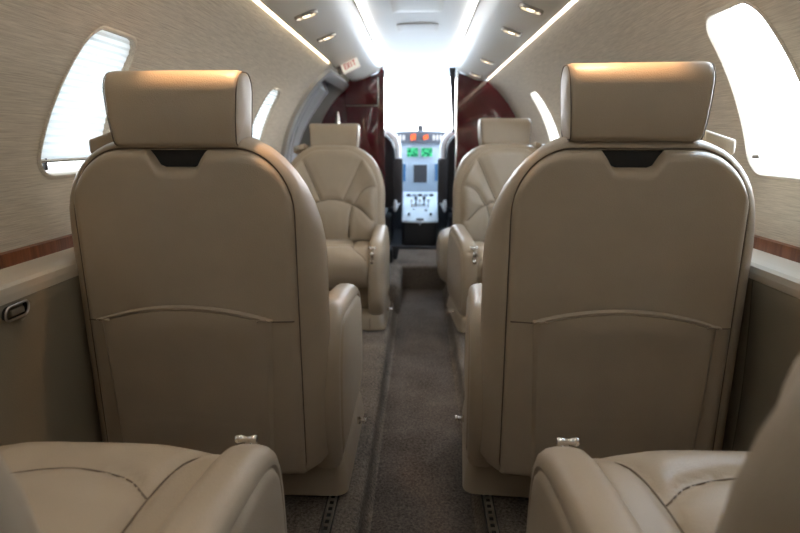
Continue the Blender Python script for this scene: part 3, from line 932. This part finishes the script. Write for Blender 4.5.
# curtain hanging in the doorway at the right
mb = MB()
def cur(u, v):
    z = 1.43 - .47 * v
    x = JR - .012 - (.050 * (1 - .75 * v)) * (1 - u) * 1.0
    return (x - 0.0, YB + .06 + .02 * math.sin(u * 16) * (1 - .5 * v), z)
mb.grid(cur, 30, 12)
cu = mb.build('doorway_curtain', M['curtain']); so = cu.modifiers.new('t', 'SOLIDIFY'); so.thickness = .006
tagk(cu, 'dark gathered curtain hanging at the right edge of the cockpit doorway', 'curtain')

# entry door at the left
dr = empty('door_1', (-.80, 3.93, .8), 0, 'grey framed entry door in the left wall behind the front left seat', 'door', None, 'structure')
do = Vector(dr.location)
def door_loop(g_, out):
    lp = rrect(.90 + 2 * g_, t_of_z(1.30) - .30 + 2 * g_, .06 + g_, 5, 3.93, (t_of_z(1.30) + .30) / 2)
    # subdivide the long sides so that the loop follows the curve
    res = []
    for i in range(len(lp)):
        a, b = Vector(lp[i]), Vector(lp[(i + 1) % len(lp)]); m = max(1, int((b - a).length / .05))
        for k in range(m): res.append(a.lerp(b, k / m))
    return [tuple(Vector(wall_point(-1, p.x, p.y, out)) - do) for p in res]
mb = MB().loft([door_loop(.035, .0), door_loop(.030, -.022), (door_loop(.0, -.030)), door_loop(-.035, -.022), door_loop(-.042, .02), door_loop(-.044, .09)], False, False)
mb.build('door_frame', M['greymetal'], dr)
def dp(u, v):
    t = .28 + (t_of_z(1.31) - .28) * v; y = 3.47 + .92 * u
    return tuple(Vector(wall_point(-1, y, t, .085)) - do)
MB().grid(dp, 8, 24).build('door_panel', M['darkgrey'], dr)
# glossy grey liner: a vertical rolled sheet curving with the door
mb = MB()
def lin(u, v):
    t = .30 + (t_of_z(1.255) - .30) * v
    b = max(0., math.sin(PI * u)) ** .55 * (.105 + .010 * math.sin(v * 9)) + .008 * math.sin(u * 22 + v * 5)
    b *= min(1, (1 - v) / .05 + .45)
    return wall_point(-1, 3.53 + .52 * u, t, .076 - b)
mb.grid(lin, 40, 36)
tagk(mb.build('door_liner', M['liner']), 'glossy silver-grey plastic liner bulging inside the left entry door', 'door liner')

# side facing seat beyond the right front seat
sf = empty('side_facing_seat', (.45, 3.60, FZ), 0, 'rounded leather seat cushion facing the aisle beyond the front right seat', 'seat')
def sfl(x, h, ins):
    pts = rrect(.42 - 2 * ins, h - 2 * ins, .10 - ins * .5, 6, 0, 0)
    return [(x, a, .20 + b) for a, b in pts]
mb = MB().loft([sfl(-.315, .33, .09), sfl(-.31, .33, .06), sfl(-.295, .33, .03), sfl(-.265, .33, .01), sfl(-.23, .33, 0), sfl(.25, .33, 0)], True, True)
mb.build('seat_cushion', M['leather'], sf)
MB().box((0, 0, .02), (.5, .40, .05), .01).build('seat_base', M['base'], sf)
MB().box((.26, 0, .50), (.08, .40, .50), .03, 3).build('backrest', M['leather'], sf)
mb = MB()
for yy in (-.07, .07):
    mb.tube([(-.312, yy, .14), (-.300, yy, .30), (-.25, yy, .352), (-.20, yy, .366)], .003, 6)
mb.build('cushion_seam', M['seam'], sf)

# ------------------------------------------------------------------ cockpit
mb = MB().box((0, 5.1, -.04), (1.7, 1.4, .20))
tagk(mb.build('floor_cockpit', M['darkgrey'], smooth=False), 'dark cockpit floor', 'floor', kind='structure')
for side, nm in ((-1, 'left'), (1, 'right')):
    # lower side shell up to the sill; glass above
    mb = MB().grid(lambda u, v: (side * (.845 - .12 * u), 4.48 + 1.25 * u, .0 + .93 * v), 8, 8)
    o = mb.build('wall_cockpit_' + nm, M['shell']); so = o.modifiers.new('t', 'SOLIDIFY'); so.thickness = .03
    tagk(o, 'cockpit side wall, %s' % nm, 'wall', kind='structure')
    mb = MB().grid(lambda u, v: (side * (.845 - .12 * u - (.22 + .05 * u) * v * v), 4.56 + (1.05 - .35 * v) * u, .93 + .42 * v), 8, 8)
    tagk(mb.build('window_cockpit_' + nm, M['glass_tint']), 'cockpit side window, %s' % nm, 'window', kind='structure')
    mb = MB().grid(lambda u, v: (side * (.86 * math.cos(.3 + .0 * u) - .02 - .5 * u * u), 4.36 + .12 * v, 1.10 + .42 * math.sin(u * PI / 2)), 8, 2)
mb = MB().grid(lambda u, v: (.62 * (2 * u - 1), 4.46 + .46 * v, 1.492 - .14 * (2 * u - 1) ** 2 - .05 * v), 12, 6)
tagk(mb.build('ceiling_cockpit', M['ceil']), 'pale cockpit ceiling', 'ceiling', kind='structure')
mb = MB().grid(lambda u, v: ((.60 + .12 * v) * (2 * u - 1), 4.92 + .80 * v - .10 * (2 * u - 1) ** 2, 1.442 - .14 * (2 * u - 1) ** 2 * (1 - v) - .50 * v), 12, 8)
tagk(mb.build('windshield', M['glass_tint']), 'bright cockpit windshield glass', 'windshield', kind='structure')

mb = MB().box((0, 5.42, .45), (1.7, .04, .95)).box((0, 5.31, .93), (1.6, .22, .02))
tagk(mb.build('wall_cockpit_front', M['darkgrey'], smooth=False), 'dark forward cockpit wall below the windshield', 'wall', kind='structure')
PY = 5.0
ip = empty('instrument_panel', (.02, PY, .5), 0, 'pale blue-grey cockpit instrument panel with green and dark displays', 'instrument panel')
MB().box((0, .05, .20), (1.36, .10, .52), .01).build('panel_face', M['panelblue'], ip)
mb = MB()
def gs(y, dz):
    return [(.72 * math.cos(a) if False else x, y, .475 + dz - .05 * (abs(x) / .6) ** 2) for x in [-.68 + 1.36 * k / 20 for k in range(21)] for a in (0,)]
top = gs(-.03, 0); V = []
for y, dz in ((-.03, -.10), (-.03, 0), (.0, .012), (.19, .0)):
    V += gs(y, dz)
F = [(j * 21 + i, j * 21 + i + 1, (j + 1) * 21 + i + 1, (j + 1) * 21 + i) for j in range(3) for i in range(20)]
mb.add(V, F); mb.build('glareshield', simple('glareshield', (.10, .115, .14), .6), ip)
def scr(x, z, w, h, m, name, y=-.006, bez=True):
    if bez: 
        b = MB().box((x, y, z), (w + .022, .012, h + .022), .003).build('bezel', M['panelblue'], ip)
        MB().box((x, y - .007, z), (w, .004, h)).build(name, m, b, smooth=False)
        return b
    return MB().box((x, y, z), (w, .006, h), .001, 1).build(name, m, ip, smooth=False)
for x in (-.30, -.245, -.20): pass
scr(-.068, .300, .098, .078, M['green_on'], 'flight_display')
scr(.056, .300, .098, .078, M['green_on'], 'flight_display')
scr(.000, .115, .118, .155, M['darkgrey'], 'centre_display')
scr(-.152, .125, .05, .15, M['blue_scr'], 'side_display')
scr(.152, .125, .05, .15, M['blue_scr'], 'side_display')
scr(-.36, .16, .16, .2, M['darkgrey'], 'pilot_display')
scr(.36, .16, .16, .2, M['darkgrey'], 'pilot_display')
for x, m in ((-.205, 'white_on'), (-.175, 'white_on'), (-.145, 'white_on'), (.115, 'white_on'), (.145, 'white_on'), (.175, 'white_on'), (.205, 'white_on')):
    scr(x, .425, .020, .042, M[m], 'annunciator', -.036, False)
for x in (-.075, -.052, .035, .056): scr(x, .425 + (.006 if x in (-.052, .056) else 0), .018, .05 if x < 0 else .036, M['red_on'], 'warning_light', -.036, False)
mb = MB().lathe([(0, 0), (.02, 0), (.03, .02), (.024, .045), (.01, .055), (0, .056)], (0, .02, .482), 'Z', 16)
mb.build('compass', M['darkgrey'], ip)

# pedestal
pd = empty('centre_pedestal', (.02, 4.55, .06), 0, 'black cockpit pedestal with a pale top and levers between the pilot seats', 'pedestal')
def pz(y): return .20 + .22 * smooth01((y) / .42)
poly_w = [(-.145, .12), (-.145, .0), (-.125, -.035), (-.06, -.055), (.06, -.055), (.125, -.035), (.145, 0), (.145, .12)]
mb = MB().loft([[(x, y, 0) for x, y in poly_w], [(x, y, .13) for x, y in poly_w], [(x * 1.03, y * 1.03 - .004, .19) for x, y in poly_w]], True, True); mb.build('pedestal_front', M['black'], pd)
mb = MB()
lw = [(-.150, .1), (-.150, .0), (-.06, -.07), (.06, -.07), (.150, 0), (.150, .1)]
mb.prism([(-.150, .46), (-.150, .0), (-.05, -.062), (.05, -.062), (.150, 0), (.150, .46)], 'Z', 0, 1)
mb.v = [(x, y, (pz(y) if z > .5 else pz(y) - .03)) for x, y, z in mb.v]
mb = MB().grid(lambda u, v: (.150 * (2 * u - 1), -.066 * (1 - abs(2 * u - 1)) * (1 - v) + .42 * v, .20 + .20 * v ** 1.3), 16, 16)
o = mb.build('pedestal_top', M['ped_top'], pd); so = o.modifiers.new('t', 'SOLIDIFY'); so.thickness = .03; so.offset = -1
MB().lathe([(0, 0), (.03, 0), (.034, .008), (.028, .013), (0, .014)], (0, -.01, .208), 'Z', 20).build('ashtray_cap', M['darkgrey'], pd)
for k, (x, y) in enumerate([(-.09, .02), (.09, .02), (.05, .10), (-.05, .12)]):
    MB().lathe([(0, 0), (.010, 0), (.009, .02), (0, .022)], (x, y + .05, .225 + .02 * (k > 1) + .01), 'Z', 12).build('trim_knob', M['black'], pd)
for k, x in enumerate((-.07, -.035, .0, .035, .07)):
    h = MB(); y0 = .20 + .02 * (k % 2)
    h.tube([(x, y0, .26), (x, y0 + .02, .33 + .015 * (k % 2))], .006, 8); h.box((x, y0 + .02, .345 + .015 * (k % 2)), (.024, .03, .03), .006)
    h.build('throttle_lever', M['darkgrey'] if k % 2 else M['white'], pd)
for k in range(5):
    MB().box((-.10 + .05 * k, .37, .375), (.034, .04, .018), .003).build('radio_key', M['darkgrey'] if k % 2 == 0 else M['panelblue'], pd)

# pilots' seats
def pilot_seat(side, label):
    r = empty('pilot_seat', (side * (.395 if side < 0 else .435), 4.62, .06), 0, label, 'seat', 'cockpit crew seats')
    def lp(y, w, T, B=.30): return [(x, y, z) for x, y, z in body_loop(y, w, T, .13, B, .04)]
    MB().loft([lp(-.02, .19, .87), lp(-.035, .205, .885), lp(-.02, .215, .895), lp(.02, .218, .90)], True, True).build('seat_shell', M['black'], r)
    MB().loft([lp(.02, .222, .905), lp(.03, .245, .922), lp(.065, .256, .935), lp(.10, .248, .925), lp(.12, .21, .90)], True, True).build('sheepskin_cover', M['sheep'], r)
    MB().box((side * .04, .22, .27), (.34, .44, .12), .04, 3).build('seat_cushion', M['sheep'], r)
    MB().box((0, .18, .11), (.34, .34, .22), .02).build('seat_base', M['black'], r)
    a = MB().box((-side * .235, .02, .52), (.075, .12, .36), .015, 2).build('armrest', M['darkgrey'], r)
    MB().box((-side * .215, .06, .32), (.03, .30, .10), .02, 2).build('seat_side_cover', M['sheep'], r)
    return r
pilot_seat(-1, 'left pilot seat with black shell and white sheepskin, seen through the doorway')
pilot_seat(1, 'right pilot seat with black shell and white sheepskin, seen through the doorway')
# bag on the floor left of the doorway
mb = MB().box((0, 0, .07), (.11, .14, .14), .03, 3); bg = mb.build('flight_bag', M['black'], loc=(-.24, 4.18, FZ))
tagk(bg, 'small black bag on the floor at the left of the cockpit doorway', 'bag')

# aft wall, outer floor closure
mb = MB().box((0, Y0 - .02, .7), (1.72, .04, 1.7))
tagk(mb.build('wall_back', M['panel'], smooth=False), 'beige aft cabin wall behind the camera', 'wall', kind='structure')
mb = MB().grid(lambda u, v: (-40 + 80 * u, -40 + 90 * v, -1.3), 2, 2)
tagk(mb.build('ground', M['tarmac']), 'pale apron outside the aircraft', 'ground', kind='structure')
# outer skin: closes the space above the valances
mb = MB()
mb.grid(lambda u, v: ((.62) * (2 * u - 1), Y0 + (4.48 - Y0) * v, 1.56 - .14 * (2 * u - 1) ** 4), 20, 4)
tagk(mb.build('roof', M['darkgrey']), 'fuselage skin above the ceiling', 'roof', kind='structure')

# ------------------------------------------------------------------ world, camera
w = bpy.data.worlds.new('sky'); S.world = w; w.use_nodes = True
nt = w.node_tree; N = nt.nodes; L = nt.links; N.clear()
tc = N.new('ShaderNodeTexCoord'); sp = N.new('ShaderNodeSeparateXYZ'); L.new(tc.outputs['Generated'], sp.inputs[0])
rp = N.new('ShaderNodeValToRGB'); L.new(sp.outputs['Z'], rp.inputs[0])
rp.color_ramp.elements[0].position = 0.; rp.color_ramp.elements[0].color = (1., 1., 1., 1)
rp.color_ramp.elements[1].position = .8; rp.color_ramp.elements[1].color = (.62, .80, 1., 1)
# brighter towards the right where the sun stands
mr = N.new('ShaderNodeMapRange'); mr.inputs['From Min'].default_value = -1; mr.inputs['From Max'].default_value = 1
mr.inputs['To Min'].default_value = 6.; mr.inputs['To Max'].default_value = 13.
L.new(sp.outputs['X'], mr.inputs['Value'])
bg = N.new('ShaderNodeBackground'); L.new(rp.outputs[0], bg.inputs[0]); L.new(mr.outputs[0], bg.inputs[1])
ow = N.new('ShaderNodeOutputWorld'); L.new(bg.outputs[0], ow.inputs[0])

cam = bpy.data.cameras.new('camera'); co = bpy.data.objects.new('camera', cam); COL.objects.link(co)
co.location = (.02, 0, .90)
f = 560.; p = math.atan(126 / f); yw = math.atan(20 / f)
fw = Vector((-math.sin(yw) * math.cos(p), math.cos(yw) * math.cos(p), -math.sin(p)))
co.rotation_euler = fw.to_track_quat('-Z', 'Y').to_euler()
cam.sensor_width = 36; cam.lens = f * 36 / 800; cam.clip_start = .01
cam.dof.use_dof = True; cam.dof.focus_distance = 1.25; cam.dof.aperture_fstop = 3.2
S.camera = co

S.view_settings.view_transform = 'Standard'; S.view_settings.look = 'None'
S.view_settings.gamma = 1.; S.view_settings.use_curve_mapping = False
S.view_settings.exposure = .68
S.cycles.use_denoising = True
S.cycles.max_bounces = 10; S.cycles.diffuse_bounces = 6; S.cycles.transparent_max_bounces = 12
S.cycles.sample_clamp_indirect = 6.
